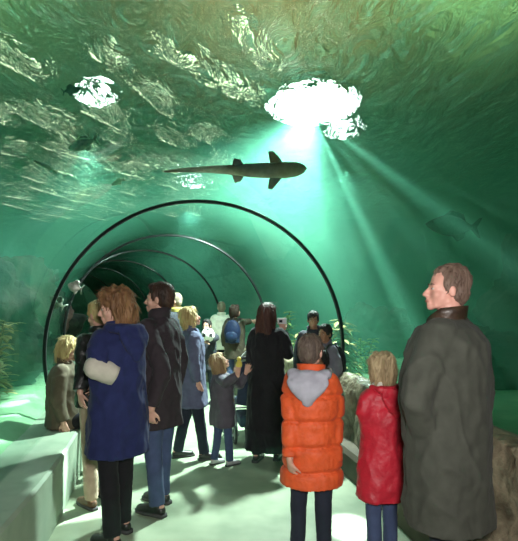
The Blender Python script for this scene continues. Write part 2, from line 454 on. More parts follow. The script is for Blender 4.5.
def person(name_kind, px, d, H, rz, label, skin=SK, hair=None, hair_style='short', hair_len=.3, head=(0, 0, 0), hs=None,
           coat=None, hem=.45, wid=1.0, dep=1.0, bulk=1.0, puffer=0, flare=1.0, pants=None, pant_w=1.0, shoe=M_SHB,
           armL=None, armR=None, handL=(.4,), handR=(.4,), near=True, seat=None, lean=0, collar=None, hood=None, female=False, chub=0,
           step=.06, group=None, slv=1.0, root=None, fold=.010, coat_name='coat', neckz=0, belly=0):
    k = H/1.75; child = H < 1.5
    hs = hs or (k**.6 if child else k)
    rootp = Vector(((px-CX)*d/FP, d, 0)) if root is None else Vector(root)
    Rz = Matrix.Rotation(R(rz), 3, 'Z'); Ri = Rz.transposed()
    def loc(w): return Ri @ (Vector(w) - rootp)      # world -> local
    drop = 0
    hz = .525*H
    if seat is not None: drop = hz - (seat+.09*k)
    vx = .007 if near else .012
    pz = H - .222*hs - drop; shz = pz - .088*k
    hz -= drop
    ly = lean*k
    def yz(z):        # lean
        return ly*max(0, (z-hz)/(shz-hz))
    piv = Vector((0, yz(pz)+.012, pz))
    M = headM(piv, hs, *head)
    sx_ = .165*k*wid
    g = G()
    head_geo(g, M, chub=chub)
    hc = M @ Vector((0, -.012, .05))
    g.chain([((0, yz(shz), shz+.01*k), .065*k, .06*k), ((0, yz(pz)-.01, pz-.03*k), .053*k*(.9 if female or child else 1), .053*k), (hc, .052*hs, .055*hs)], side=(1, 0, 0))
    # torso
    g.chain([((0, 0, hz-.05*k), .13*k, .09*k), ((0, yz(hz+.1*k), hz+.1*k), .12*k, .085*k), ((0, yz(hz+.36*k), hz+.36*k), .15*k*wid, .10*k), ((0, yz(shz), shz-.04*k), .135*k*wid, .07*k), ((0, yz(shz), shz+.015*k), .07*k, .055*k)], side=(1, 0, 0), level=True)
    # legs
    J = {}
    for s_ in (-1, 1):
        hip = Vector((s_*.085*k, 0, hz-.02*k))
        if seat is not None:
            kn = Vector((s_*.11*k, .42*k, seat+.04*k)); an = Vector((s_*.12*k, .45*k, .085*k))
        else:
            kn = Vector((s_*.092*k, s_*step*.4+.015, .285*H)); an = Vector((s_*.10*k, s_*step, .05*H))
        J[s_] = (hip, kn, an)
        g.chain([(hip, .082*k), (hip.lerp(kn, .5), .068*k), (kn, .052*k), (kn.lerp(an, .35), .052*k), (an, .036*k)], side=(1, 0, 0), seg=12)
        g.chain([(an + Vector((0, -.03*k, -.02*k)), .03*k), (an + Vector((0, .06*k, -.04*k)), .035*k, .025*k), (an + Vector((0, .13*k, -.055*k)), .035*k, .018*k)], side=(1, 0, 0), seg=10)
    # arms
    A = {}
    for s_, spec, hnd in ((-1, armL, handL), (1, armR, handR)):
        sh = Vector((s_*sx_, yz(shz), shz-.02*k))
        if spec is None:
            el = sh + Vector((s_*.05*k, -.03*k, -.28*k)); wr = el + Vector((s_*.0, .06*k, -.24*k))
        else:
            el, wr = loc(spec[0]), loc(spec[1])
        A[s_] = (sh, el, wr)
        g.chain([(sh+Vector((-s_*.035*k, 0, -.015*k)), .04*k), (sh.lerp(el, .5), .041*k), (el, .036*k), (el.lerp(wr, .4), .036*k), (wr, .025*k)], side=(0, 1, 0), seg=12)
        if near or len(hnd) > 1:
            d_ = (wr-el).normalized() if len(hnd) < 2 else Ri @ Vector(hnd[1])
            nrm = Vector((-s_, 0, 0)) if len(hnd) < 3 else Ri @ Vector(hnd[2])
            if abs(d_.dot(nrm)) > .9: nrm = Vector((0, -1, 0))
            hand(g, wr, d_, nrm, (k**.7*.92 if child else k*.9), hnd[0], thumb=(1 if s_ < 0 else -1))
        else: g.chain([(wr, .03*k, .02*k), (wr + (wr-el).normalized()*.12*k, .03*k, .015*k)], side=(0, 1, 0))
    me = remesh(g, .0062 if near else .010, 2, 'person')
    body = obj('person', me, skin); body.location = rootp; body.rotation_euler = (0, 0, R(rz))
    tag(body, label, 'person', group)
    # eyes and brows
    for s_ in (-1, 1):
        e = G(); e.ell((s_*.031, .0785, .0925), (.0125, .0095, .008), seg=10, rings=8); xf(e, 0, M); eo = gobj('eye', e, M_EYE, body)
        e = G(); e.ell((s_*.031, .0865, .0925), (.005, .0025, .005), seg=8, rings=6); xf(e, 0, M); gobj('iris', e, M_DARK, eo)
        if hair is not None:
            e = G(); e.chain([((s_*.014, .0895, .112), .003), ((s_*.03, .0905, .117), .004), ((s_*.046, .080, .112), .0025)], side=(0, 0, 1), seg=6); xf(e, 0, M); gobj('eyebrow', e, hair, body)
    e = G(); e.chain([((-.022, .093, .026), .002, .003), ((0, .1025, .027), .003, .006), ((.022, .093, .026), .002, .003)], side=(0, 1, 0), seg=6); xf(e, 0, M); gobj('lips', e, M_LIP, body)
    # hair
    if hair_style != 'none':
        hg = hair_geo(hair_style, M, hair_len/hs)
        hm = remesh(hg, .008 if near else .011, 2, 'hair')
        amp = {'crop': .004, 'short': .004, 'thin': .002, 'bob': .013, 'bushy': .022, 'long': .007}[hair_style]
        sd = px*.37
        displace(hm, lambda c, n: amp*(noise.noise(Vector((c.x*28+sd, c.y*28, c.z*7)))+.6*noise.noise(Vector((c.x*70, c.y*70+sd, c.z*14)))))
        hm = strands(hm, M, hair_style, near, hs)
        obj('hair', hm, hair, body)
    # coat
    hemz = hem if seat is None else seat-.0
    def side_pt(z): return z
    if coat is not None:
        g = G()
        W_, D_ = wid*k*bulk, dep*k*bulk
        hz2 = max(hemz, .02)
        rings = [((0, 0, hz2), .19*W_*flare, .135*D_*flare)]
        if hz2 < hz - .1*k: rings.append(((0, yz(hz), hz-.05*k), .18*W_*(1+(flare-1)*.4), .13*D_*(1+(flare-1)*.4)))
        rings += [((0, yz(hz+.13*k)+belly*.4, hz+.13*k), .168*W_, .128*D_+belly*.6), ((0, yz(hz+.3*k)+belly*.3, hz+.3*k), .178*W_, .132*D_+belly*.3), ((0, yz(shz-.07*k), shz-.07*k), .178*W_, .118*D_),
                  ((0, yz(shz), shz-.005*k), .15*W_, .088*D_), ((0, yz(shz), shz+.03*k), .10*k*min(wid, 1.15), .082*k), ((0, yz(shz)+.002, shz+.052*k), .076*k, .074*k)]
        g.chain(rings, side=(1, 0, 0), r0=False, r1=False, level=True, seg=24)
        for s_ in (-1, 1):
            sh, el, wr = A[s_]
            b_ = bulk*slv
            e2 = el.lerp(wr, 1.0)
            g.chain([(sh + Vector((-s_*.03*k, 0, -.012*k)), .066*k*b_), (sh.lerp(el, .5), .064*k*b_), (el, .060*k*b_)], side=(0, 1, 0), seg=14)
            g.chain([(el, .060*k*b_), (el.lerp(e2, .5), .056*k*b_), (el.lerp(e2, .92), .048*k*b_)], side=(0, 1, 0), seg=14, r1=False)
        cm = remesh(g, .010 if near else .014, 3, coat_name)
        sd = px*1.3
        if puffer:
            def pf_(c, n):
                t = abs(math.sin(PI*(c.z+.006*noise.noise(c*9))/puffer)); return -.026*(1-t)**4*min(1, 1.2-abs(n.z)) + .012*noise.noise(c*7) - .006*abs(noise.noise(Vector((c.x*26, c.y*26, c.z*9))))
            displace(cm, pf_)
        else:
            def cf(c, n):
                a = noise.noise(Vector((c.x*9+sd, c.y*9, c.z*2.6))); b = noise.noise(Vector((c.x*16, c.y*16+sd, c.z*9)))
                low = 1 + .8*max(0, min(1, (hz-c.z)/.4))
                w = Vector((c.x*7-sd, c.y*7, c.z*4+c.x*5)); rg = 1-abs(noise.noise(w))*2.2; rg = max(0, rg)**3
                e_ = noise.noise(Vector((c.x*22, c.y*22+sd, c.z*20-c.x*12)))
                return (fold*1.3*a*low - abs(b)*fold*.7 + fold*.9*rg + fold*.35*e_)*min(1, 1.3-abs(n.z))
            displace(cm, cf)
        co = obj(coat_name, cm, coat, body)
        if collar is not None:
            cmat, ch, cw = collar
            g = G(); n_ = 30; z0 = shz+.035*k; yc = yz(shz)
            def cfn(i, j):
                a = 2*PI*i/n_ ; t = (0, .5, 1, 1, .5, 0)[j]; off = (0, .0, .0, -.012, -.012, -.012)[j]
                op = .3*math.exp(-((a-PI/2)/.5)**2)
                r = 1.0 + .1*t
                return Vector((math.cos(a)*(.085*k*cw*r+off), yc+.004+math.sin(a)*(.080*k*cw*r+off), z0 + t*ch*(1-op) + .012*(-math.sin(a))*t - .05*max(0, math.sin(a))))
            g.grid(cfn, n_, 6, closed_u=True)
            gobj('collar', g, cmat, co)
        if hood is not None:
            hm_, sc_ = hood
            g = G(); yb = yz(shz)-.085*D_; z0 = shz+.03*k
            g.chain([((-.095*k*sc_, yb+.10*k, z0+.015*k), .028*k, .03*k), ((-.09*k*sc_, yb+.02*k, z0+.01*k), .036*k, .045*k), ((0, yb-.025*k, z0-.01*k), .045*k, .06*k), ((.09*k*sc_, yb+.02*k, z0+.01*k), .036*k, .045*k), ((.095*k*sc_, yb+.10*k, z0+.015*k), .028*k, .03*k)], side=(0, 0, 1))
            yy = -.118*D_ + yz(shz)
            g.chain([((0, yy+.02*k, z0+.0*k), .105*k*sc_, .045*k), ((0, yy-.0*k, z0-.05*k), .112*k*sc_, .052*k), ((0, yy-.012*k, z0-.10*k), .090*k*sc_, .052*k), ((0, yy-.016*k, z0-.15*k), .060*k*sc_, .045*k), ((0, yy-.012*k, z0-.19*k), .028*k*sc_, .035*k)], side=(1, 0, 0), level=True)
            h2 = remesh(g, .009, 2, 'hood')
            displace(h2, lambda c, n: .009*noise.noise(Vector((c.x*14+sd, c.y*14, c.z*9)))-.006*abs(noise.noise(c*24)))
            obj('hood', h2, hm_, co)
    # trousers
    if pants is not None:
        g = G()
        top = max(min(hz+.08*k, 9), hz)
        g.chain([((0, 0, hz-.06*k), .15*k, .105*k), ((0, 0, hz+.08*k), .14*k, .10*k)], side=(1, 0, 0), level=True)
        for s_ in (-1, 1):
            hip, kn, an = J[s_]
            g.chain([(hip, .092*k*pant_w, .098*k), (hip.lerp(kn, .5), .082*k*pant_w, .085*k), (kn, .068*k*pant_w, .07*k), (kn.lerp(an, .5), .063*k*pant_w), (an + Vector((0, 0, -.012*k)), .056*k*pant_w, .062*k)], side=(1, 0, 0), seg=14, r1=False)
        pm = remesh(g, .011 if near else .014, 2, 'trousers')
        displace(pm, lambda c, n: .007*noise.noise(Vector((c.x*16+px, c.y*16, c.z*7))) - .004*abs(noise.noise(c*30)))
        obj('trousers', pm, pants, body)
    for s_ in (-1, 1):
        an = J[s_][2]
        g = G(); f = .052*k; az = max(an.z, .06*k)
        g.chain([(Vector((an.x, an.y-.035*k, .045*k)), .036*k, .036*k), (Vector((an.x, an.y+.01*k, .05*k)), .041*k, .044*k), (Vector((an.x*1.03, an.y+.09*k, .04*k)), .046*k, .034*k), (Vector((an.x*1.06, an.y+.165*k, .032*k)), .04*k, .026*k)], side=(1, 0, 0), seg=14)
        g.chain([(Vector((an.x, an.y-.005, .05*k)), .043*k), (Vector((an.x, an.y-.005, .095*k)), .041*k)], seg=12, r1=False)
        sm = remesh(g, .008, 1, 'shoe'); so = obj('shoe', sm, shoe, body)
        g = G(); pts = []
        for (yy, w_) in ((-.078, .022), (-.06, .036), (0, .038), (.06, .044), (.13, .048), (.18, .038), (.203, .018)): pts.append((yy*k, w_*k))
        vs = [Vector((an.x*1.03+sg*w_, an.y+yy, z)) for z in (0.0, .022*k) for sg in (-1, 1) for (yy, w_) in pts]
        n7 = len(pts); lo = list(range(n7)) + list(range(2*n7-1, n7-1, -1)); hi = [i+2*n7 for i in lo]
        m7 = len(lo); g._add(vs, [tuple(lo), tuple(reversed(hi))] + [(lo[i], hi[i], hi[(i+1) % m7], lo[(i+1) % m7]) for i in range(m7)])
        gobj('sole', g, M_SOLE, so)
    body['jA'] = 0; del body['jA']
    return body, dict(M=M, A=A, J=J, Rz=Rz, root=rootp, k=k, shz=shz, hz=hz, pz=pz)
def toworld(info, p): return info['Rz'] @ Vector(p) + info['root']
C_NAVY = cloth('navy_wool', (.016, .022, .078), rough=.9, sheen=.3)
C_WHITE = cloth('white_sleeve', (.46, .44, .37))
C_BLK = cloth('black_wool', (.012, .012, .014)); C_BRN = cloth('dark_brown_wool', (.030, .024, .028))
C_LAV = cloth('greyblue_coat', (.095, .105, .17)); C_GIRL = cloth('dark_grey_jacket', (.075, .065, .085), rough=.6)
C_OR = cloth('orange_nylon', (.60, .085, .020), rough=.62, fold=.5, fs=24, spec=.4); C_FLEECE = cloth('grey_fleece', (.33, .33, .38), rough=1)
C_RED = cloth('red_nylon', (.42, .014, .030), rough=.5, fold=.5, fs=18, spec=.4); C_GREY = cloth('grey_green_coat', (.048, .051, .041), rough=.85)
C_LEATH = mat('brown_leather', (.03, .018, .012), .4, (.06, .035, .02), 20, bump=.3, bscale=60)
C_BLKL = mat('black_leather', (.012, .014, .013), .35, (.02, .022, .02), 20, bump=.5, bscale=30, bdist=.02)
C_SEAT = cloth('olive_brown_coat', (.09, .075, .05)); C_CREAM = cloth('cream_coat', (.72, .70, .58)); C_BACK = cloth('dark_olive_coat', (.05, .042, .028))
C_DJ = cloth('dark_jacket', (.03, .032, .04)); C_GJ = cloth('grey_jacket', (.14, .14, .17)); C_BLU = cloth('blue_jacket', (.02, .035, .14))
P_JEAN = cloth('blue_jeans', (.05, .07, .14)); P_DK = cloth('dark_jeans', (.018, .022, .035)); P_BEI = cloth('beige_trousers', (.40, .31, .22)); P_BLK = cloth('black_trousers', (.01, .01, .012))
H_BR = hairm('hair_auburn_brown', (.10, .045, .02), (.26, .14, .06)); H_DK = hairm('hair_dark_brown', (.02, .011, .007), (.06, .03, .018)); H_BLO = hairm('hair_blond', (.34, .24, .09), (.62, .50, .24))
H_LONG = hairm('hair_dark_auburn', (.022, .008, .006), (.075, .024, .014)); H_GIRL = hairm('hair_light_brown', (.20, .12, .06), (.42, .30, .15)); H_KID = hairm('hair_mouse_brown', (.075, .055, .045), (.16, .12, .09))
H_KB = hairm('hair_sandy', (.24, .17, .09), (.48, .38, .22)); H_GRY = hairm('hair_greying_brown', (.085, .05, .035), (.22, .15, .115)); H_BL = hairm('hair_black', (.006, .006, .006), (.02, .018, .016))
H_PALE = hairm('hair_pale_grey', (.22, .17, .12), (.38, .31, .23))

# 1 woman in the long navy coat, white panel on her sleeve
b1, i1 = person('w', 118, 3.2, 1.70, 58, 'person with bushy brown hair in a long navy coat with a white forearm panel', hair=H_BR, hair_style='bushy', head=(46, -8, 0),
    coat=C_NAVY, hem=.60, wid=1.0, dep=1.2, bulk=1.16, flare=1.08, pants=P_BLK, armL=(W(98, 368, 3.0), W(115, 375, 3.05)), armR=(W(112, 362, 3.55), W(98, 380, 3.55)), handL=(1.0, (.6, 1, -.1), (0, 0, 1)), handR=(.5,), hood=(C_NAVY, 1.15), female=True, collar=(C_NAVY, .05, 1.0), slv=1.02)
def on_sleeve(info, s_, mat_, t0, t1, body, name, r=.060, label=None):
    sh, el, wr = info['A'][s_]; g = G(); k = info['k']
    pts = [(el.lerp(wr, t0+(t1-t0)*q/5), r*k*(1-.10*q/5)) for q in range(6)]
    g.chain(pts, side=(0, 1, 0), seg=20, r0=t0 < 0, r1=False)
    me = g.mesh(name); 
    displace(me, lambda c, n: .005*noise.noise(c*20))
    o = obj(name, me, mat_, body)
    if label: o['label'] = label
    return o
on_sleeve(i1, -1, C_WHITE, -.10, 1.0, b1, 'sleeve_panel', .081, 'white sleeve panel')

# 2 man in the dark coat
b2, i2 = person('m', 160, 3.68, 1.77, 62, 'person with short dark hair in a dark brown wool coat and blue jeans, looking left', hair=H_DK, hair_style='short', head=(22, 4, 0),
    coat=C_BRN, hem=.66, wid=1.0, dep=1.0, bulk=1.08, flare=1.05, pants=P_JEAN, armL=(W(163, 370, 3.46), W(151, 410, 3.40)), handL=(.9, (-.1, .1, -1), (.2, 1, 0)), collar=(C_BRN, .075, 1.0))

# 3 person in the grey-blue coat looking up
b3, i3 = person('w', 191, 4.9, 1.585, -68, 'blond person in a grey-blue hip-length coat looking up to the right', hair=H_BLO, hair_style='bob', head=(-8, 16, 0),
    coat=C_LAV, hem=.56, wid=1.0, dep=1.05, bulk=1.12, flare=1.16, pants=P_DK, female=True, step=.12, collar=(C_LAV, .05, 1))

# 4 girl looking up with raised arms
b4, i4 = person('g', 222, 4.7, 1.13, -52, 'child with long light brown hair in a dark grey jacket reaching up with both arms', hair=H_GIRL, hair_style='long', hair_len=.30, head=(-20, 30, 0),
    coat=C_GIRL, hem=.40, bulk=1.2, flare=1.05, pants=P_JEAN, shoe=M_SHW, armL=(W(226, 383, 4.45), W(238, 374, 4.35)), armR=(W(240, 385, 4.8), W(246, 373, 4.75)), handL=(.9, (0, 0, 1), (.3, 1, 0)), handR=(.3, (.3, 0, 1), (0, 1, 0)), step=.05)

# 5 woman in the long black coat taking a picture
b5, i5 = person('w', 267, 4.85, 1.62, -18, 'person with long dark auburn hair in an ankle-length black coat holding up a camera', hair=H_LONG, hair_style='long', hair_len=.46, head=(-12, 4, 0),
    coat=C_BLK, hem=.12, wid=1.0, bulk=1.14, flare=1.22, pants=P_BLK, armR=(W(288, 354, 4.75), W(283, 331, 4.95)), handR=(1.0, (-.15, .1, 1), (-.3, 1, .1)), armL=(W(252, 360, 4.9), W(262, 384, 5.08)), female=True, fold=.014)

# 6 child in the orange puffer jacket
b6, i6 = person('k', 311, 2.9, 1.41, -14, 'child with short brown hair in an orange quilted jacket with a grey fleece hood', hair=H_KID, hair_style='short', head=(-14, 2, 0), hs=.86,
    coat=C_OR, hem=.50, wid=1.02, dep=1.2, bulk=1.24, flare=1.02, puffer=.15, pants=P_DK, shoe=M_SHW, hood=(C_FLEECE, 1.45), armL=(W(290, 410, 2.85), W(290, 462, 2.78)), armR=(W(336, 410, 2.88), W(334, 464, 2.82)), handL=(1.1, (.2, .3, -1), (.8, .6, 0)), handR=(1.1, (-.2, .3, -1), (-.8, .6, 0)), collar=(C_OR, .05, 1.2), slv=1.0, step=.02)

# 7 child in the red jacket
b7, i7 = person('k', 383, 2.9, 1.30, 24, 'child with sandy blond hair in a red hooded jacket beside the grey-coated adult', hair=H_KB, hair_style='bob', head=(12, 0, 0), hs=.80,
    coat=C_RED, hem=.42, wid=.95, dep=1.1, bulk=1.16, flare=1.12, pants=P_JEAN, shoe=M_SHW, hood=(C_RED, 1.25), collar=(C_WHITE, .035, 1.05), armL=(W(365, 412, 2.84), W(372, 446, 2.90)), handL=(1.0, (.5, .8, -1), (.5, 1, 0)), step=.02)

# 8 man in the grey-green coat
b8, i8 = person('m', 448, 2.3, 1.785, 52, 'large person with greying short hair in a grey-green coat with a dark leather collar', skin=SKP, hair=H_GRY, hair_style='crop', head=(32, 6, 0), hs=.95,
    coat=C_GREY, hem=.55, wid=1.12, dep=1.25, bulk=1.16, flare=1.04, belly=.05, pants=P_DK, armL=(W(416, 398, 2.12), W(426, 438, 2.22)), handL=(.7, (.7, 1, -.8), (.3, 1, 0)), collar=(C_LEATH, .055, 1.08), chub=1, slv=1.05, fold=.012)

# 9 person behind the navy coat: black leather jacket, beige trousers
b9, i9 = person('m', 100, 3.78, 1.63, 48, 'person in a black leather jacket and beige trousers half hidden behind the navy coat', hair=H_BLO, hair_style='short', head=(10, -6, 0),
    coat=C_BLKL, hem=.80, wid=1.05, bulk=1.1, pants=P_BEI, armL=(W(84, 365, 3.6), W(80, 393, 3.5)), handL=(.35, (.15, 0, -1), (.6, .8, 0)), shoe=M_SHBR, step=.03, collar=(C_BLKL, .05, 1))

# 10 person sitting on the left ledge
b10, i10 = person('w', 66, 4.42, 1.60, -78, 'blond person in an olive brown coat sitting on the pale ledge by the left glass', hair=H_BLO, hair_style='bob', head=(-10, -14, 0), root=(-1.84, 4.45, 0),
    coat=C_SEAT, hem=.45, seat=.46, bulk=1.12, dep=1.2, pants=P_BLK, lean=.0, female=True, armR=None, collar=(C_SEAT, .05, 1))

# 11 child holding a plush ball
b11, i11 = person('k', 207, 7.7, 1.38, 165, 'dark-haired child in a dark blue jacket hugging a black and white ball', hair=H_BL, hair_style='short', near=False,
    coat=C_DJ, hem=.55, bulk=1.15, pants=P_DK, armL=(W(216, 338, 7.5), W(208, 341, 7.38)), armR=(W(197, 338, 7.5), W(205, 342, 7.38)))
# 12 cream coat
b12, i12 = person('m', 221, 9.4, 1.68, 10, 'distant person in a cream coat and black trousers seen from behind', hair=H_PALE, hair_style='short', near=False, root=((221.5-CX)*9.4/FP, 9.4, 0),
    coat=C_CREAM, hem=.74, bulk=1.3, flare=1.15, wid=1.0, pants=P_BLK, collar=(C_CREAM, .05, 1))
# 13 backpack
b13, i13 = person('w', 236, 8.7, 1.62, -12, 'distant person in a dark olive coat with a blue backpack pointing to the right', hair=H_DK, hair_style='bob', near=False, female=True, head=(-50, 4, 0), root=((235-CX)*8.7/FP, 8.7, 0),
    coat=C_BACK, hem=.62, bulk=1.15, flare=1.1, pants=P_JEAN, armR=(W(244, 322, 8.75), W(252, 321, 8.8)), handR=(.2, (1, 0, 0), (0, 1, 0)))
# 14 pale-haired person behind the dark coat
b14, i14 = person('m', 175, 7.0, 1.79, 70, 'grey-haired person in a dark jacket with a yellow scarf behind the dark brown coat', hair=H_PALE, hair_style='thin', near=False,
    coat=C_DJ, hem=.7, bulk=1.15, pants=P_DK, head=(30, 0, 0), collar=(mat('yellow_scarf', (.42, .36, .08), .8), .06, 1.2))
# 15-17 group by the right-hand glass
b15, i15 = person('m', 316, 5.75, 1.53, 160, 'black-haired person in a dark jacket standing behind two children by the right glass', skin=SKT, hair=H_BL, hair_style='short', head=(14, -4, 0), hs=.84, root=(.66, 5.7, 0),
    coat=C_DJ, hem=.62, bulk=1.08, pants=P_DK, collar=(C_DJ, .05, 1))
b16, i16 = person('k', 327, 5.35, 1.38, 125, 'black-haired child in a grey jacket wearing a black backpack by the right glass', skin=SKT, hair=H_BL, hair_style='short', head=(10, 0, 0), hs=.84, root=(.76, 5.35, 0),
    coat=C_GJ, hem=.6, bulk=1.12, pants=P_DK, collar=(C_GJ, .05, 1))
b17, i17 = person('k', 322, 4.9, 1.17, 130, 'shortest of the three black-haired people by the right glass, in a brown jacket', skin=SKT, hair=H_BL, hair_style='bob', head=(10, -6, 0), hs=.8, root=(.64, 4.85, 0),
    coat=cloth('brown_jacket', (.08, .055, .04)), hem=.5, bulk=1.12, pants=P_DK)
# 18 blue jacket behind the large man
b18, i18 = person('k', 463, 3.05, 1.46, 20, 'person in a blue jacket mostly hidden behind the large grey-green coat', hair=H_DK, hair_style='short', head=(20, 0, 0), root=(1.2, 3.1, 0),
    coat=C_BLU, hem=.55, bulk=1.15, wid=1.0, pants=P_DK, collar=(C_BLU, .05, 1))
# ------------------------------------------------------------------ shark and fish
m_shark = mat('shark_skin', (.46, .33, .22), .7, (.66, .50, .36), 14, bump=.2, bscale=70, bdist=.004, lo=.35, hi=.7)
m_fin = mat('shark_fin', (.28, .19, .13), .7, (.42, .31, .22), 18)
def fin(pts, th, name, m, parent):
    """pts: outline in 3d (convex-ish), thickness th along the outline's normal, thinner at the rim"""
    P = [Vector(p) for p in pts]; c = sum(P, Vector())/len(P)
    n = (P[1]-P[0]).cross(P[2]-P[1]).normalized()
    g = G(); K = len(P)
    vs = [p for p in P] + [c.lerp(p, .6) + n*th for p in P] + [c.lerp(p, .6) - n*th for p in P]
    fs = [(i, (i+1) % K, K+(i+1) % K, K+i) for i in range(K)] + [((i+1) % K, i, 2*K+i, 2*K+(i+1) % K) for i in range(K)]
    fs += [tuple(range(K, 2*K)), tuple(reversed(range(2*K, 3*K)))]
    g._add(vs, fs); o = gobj(name, g, m, parent); return o
def make_shark(L):
    g = G(); k = L/1.34
    R_ = [(.67, .012, .01), (.655, .034, .022), (.62, .055, .038), (.56, .072, .05), (.46, .080, .062), (.34, .076, .066), (.2, .07, .065), (.05, .060, .058), (-.1, .044, .046), (-.22, .036, .038), (-.36, .028, .032), (-.5, .021, .026), (-.62, .016, .02), (-.70, .007, .01)]
    g.chain([(Vector((x, .012*math.sin(x*4.5), 0))*k, a*k, b*k) for x, a, b in R_], side=(0, 1, 0), seg=22)
    body = gobj('spotted_shark', g, m_shark)
    for s in (-1, 1):
        fin([(.44*k, s*.06*k, -.02*k), (.40*k, s*.115*k, -.035*k), (.33*k, s*.185*k, -.05*k), (.285*k, s*.175*k, -.05*k), (.30*k, s*.10*k, -.03*k), (.31*k, s*.05*k, -.02*k)], .007, 'pectoral_fin', m_fin, body)
        fin([(.06*k, s*.045*k, -.02*k), (.02*k, s*.105*k, -.03*k), (-.04*k, s*.115*k, -.03*k), (-.06*k, s*.035*k, -.02*k)], .006, 'pelvic_fin', m_fin, body)
        e = G(); e.ell((.58*k, s*.058*k, .022*k), (.010, .006, .006), seg=8, rings=6); gobj('eye', e, M_DARK, body)
    fin([(.03*k, 0, .05*k), (-.04*k, 0, .125*k), (-.10*k, 0, .12*k), (-.09*k, 0, .04*k)], .006, 'dorsal_fin', m_fin, body)
    fin([(-.15*k, 0, .03*k), (-.20*k, 0, .09*k), (-.26*k, 0, .085*k), (-.25*k, 0, .025*k)], .005, 'dorsal_fin', m_fin, body)
    fin([(-.36*k, 0, .02*k), (-.52*k, 0, .045*k), (-.70*k, 0, .05*k), (-.74*k, 0, .02*k), (-.66*k, 0, -.01*k), (-.5*k, 0, -.045*k), (-.42*k, 0, -.04*k)], .005, 'tail_fin', m_fin, body)
    return body
sh = make_shark(1.40); sh.location = W(238, 170, 4.75)
# swims to the right, rolled so that its underside turns to the walkway
sh.rotation_euler = Euler((R(-118), R(-2), R(6)), 'XYZ')
sh.rotation_euler = (Matrix.Rotation(R(-3), 3, 'Y') @ Matrix.Rotation(R(6), 3, 'Z') @ Matrix.Rotation(R(-62), 3, 'X')).to_euler()
tag(sh, 'slender brown shark swimming above the tunnel near the bright lamp', 'shark')

def fish(loc, L, deep, yaw, pitch, col, col2, label, group=None, roll=0, name='fish'):
    m = mat('fish_scales', col, .35, col2, 30, metal=.2)
    g = G(); R_ = [(.5, .03, .02), (.46, .12, .06), (.36, .26, .10), (.2, .42, .13), (.02, .46, .13), (-.15, .36, .10), (-.3, .18, .06), (-.38, .10, .03)]
    g.chain([((x*L, 0, 0), b*L*.5, a*L*deep) for x, a, b in R_], side=(0, 1, 0), seg=14)
    o = gobj(name, g, m); h = deep*L
    fin([(-.36*L, 0, .04*L), (-.5*L, 0, .42*h), (-.56*L, 0, .45*h), (-.47*L, 0, 0), (-.56*L, 0, -.45*h), (-.5*L, 0, -.42*h), (-.36*L, 0, -.04*L)], .003, 'tail_fin', m, o)
    fin([(.2*L, 0, .38*h), (.05*L, 0, .68*h), (-.2*L, 0, .55*h), (-.26*L, 0, .22*h)], .003, 'dorsal_fin', m, o)
    fin([(.0, 0, -.40*h), (-.12*L, 0, -.66*h), (-.24*L, 0, -.5*h), (-.26*L, 0, -.2*h)], .003, 'anal_fin', m, o)
    for s in (-1, 1):
        e = G(); e.ell((.38*L, s*.045*L, .10*h), (.022*L, .012*L, .022*L), seg=8, rings=6); gobj('eye', e, M_DARK, o)
    o.location = loc; o.rotation_euler = (R(roll), R(-pitch), R(yaw)); tag(o, label, 'fish', group); return o
fish(W(83, 144, 5.0), .34, .42, 172, -14, (.30, .42, .30), (.50, .58, .42), 'silver-green fish with raised fins at upper left, left of the glinting lamp')
fish(W(45, 166, 5.0), .26, .18, 205, 22, (.20, .40, .28), (.40, .60, .42), 'small slender pale fish at the left edge, below the silver-green fish')
fish(W(72, 90, 5.6), .22, .5, 20, 20, (.02, .035, .03), (.04, .07, .05), 'small dark fish near the top left corner')
fish(W(75, 287, 4.9), .15, .8, 195, 20, (.20, .23, .19), (.36, .38, .32), 'round pale fish behind the left glass, above the seated person')
fish(W(57, 302, 5.4), .20, .62, 190, 40, (.22, .32, .25), (.40, .48, .38), 'dull grey-green fish just below the round pale fish')
fish(W(118, 182, 6.5), .26, .3, 150, -12, (.22, .26, .14), (.42, .42, .24), 'small olive fish left of the shark, above the arch rib')
fish(W(452, 226, 6.6), .72, .45, 175, 5, (.02, .06, .05), (.04, .10, .08), 'large dim fish in the dark water above the grey-coated person')

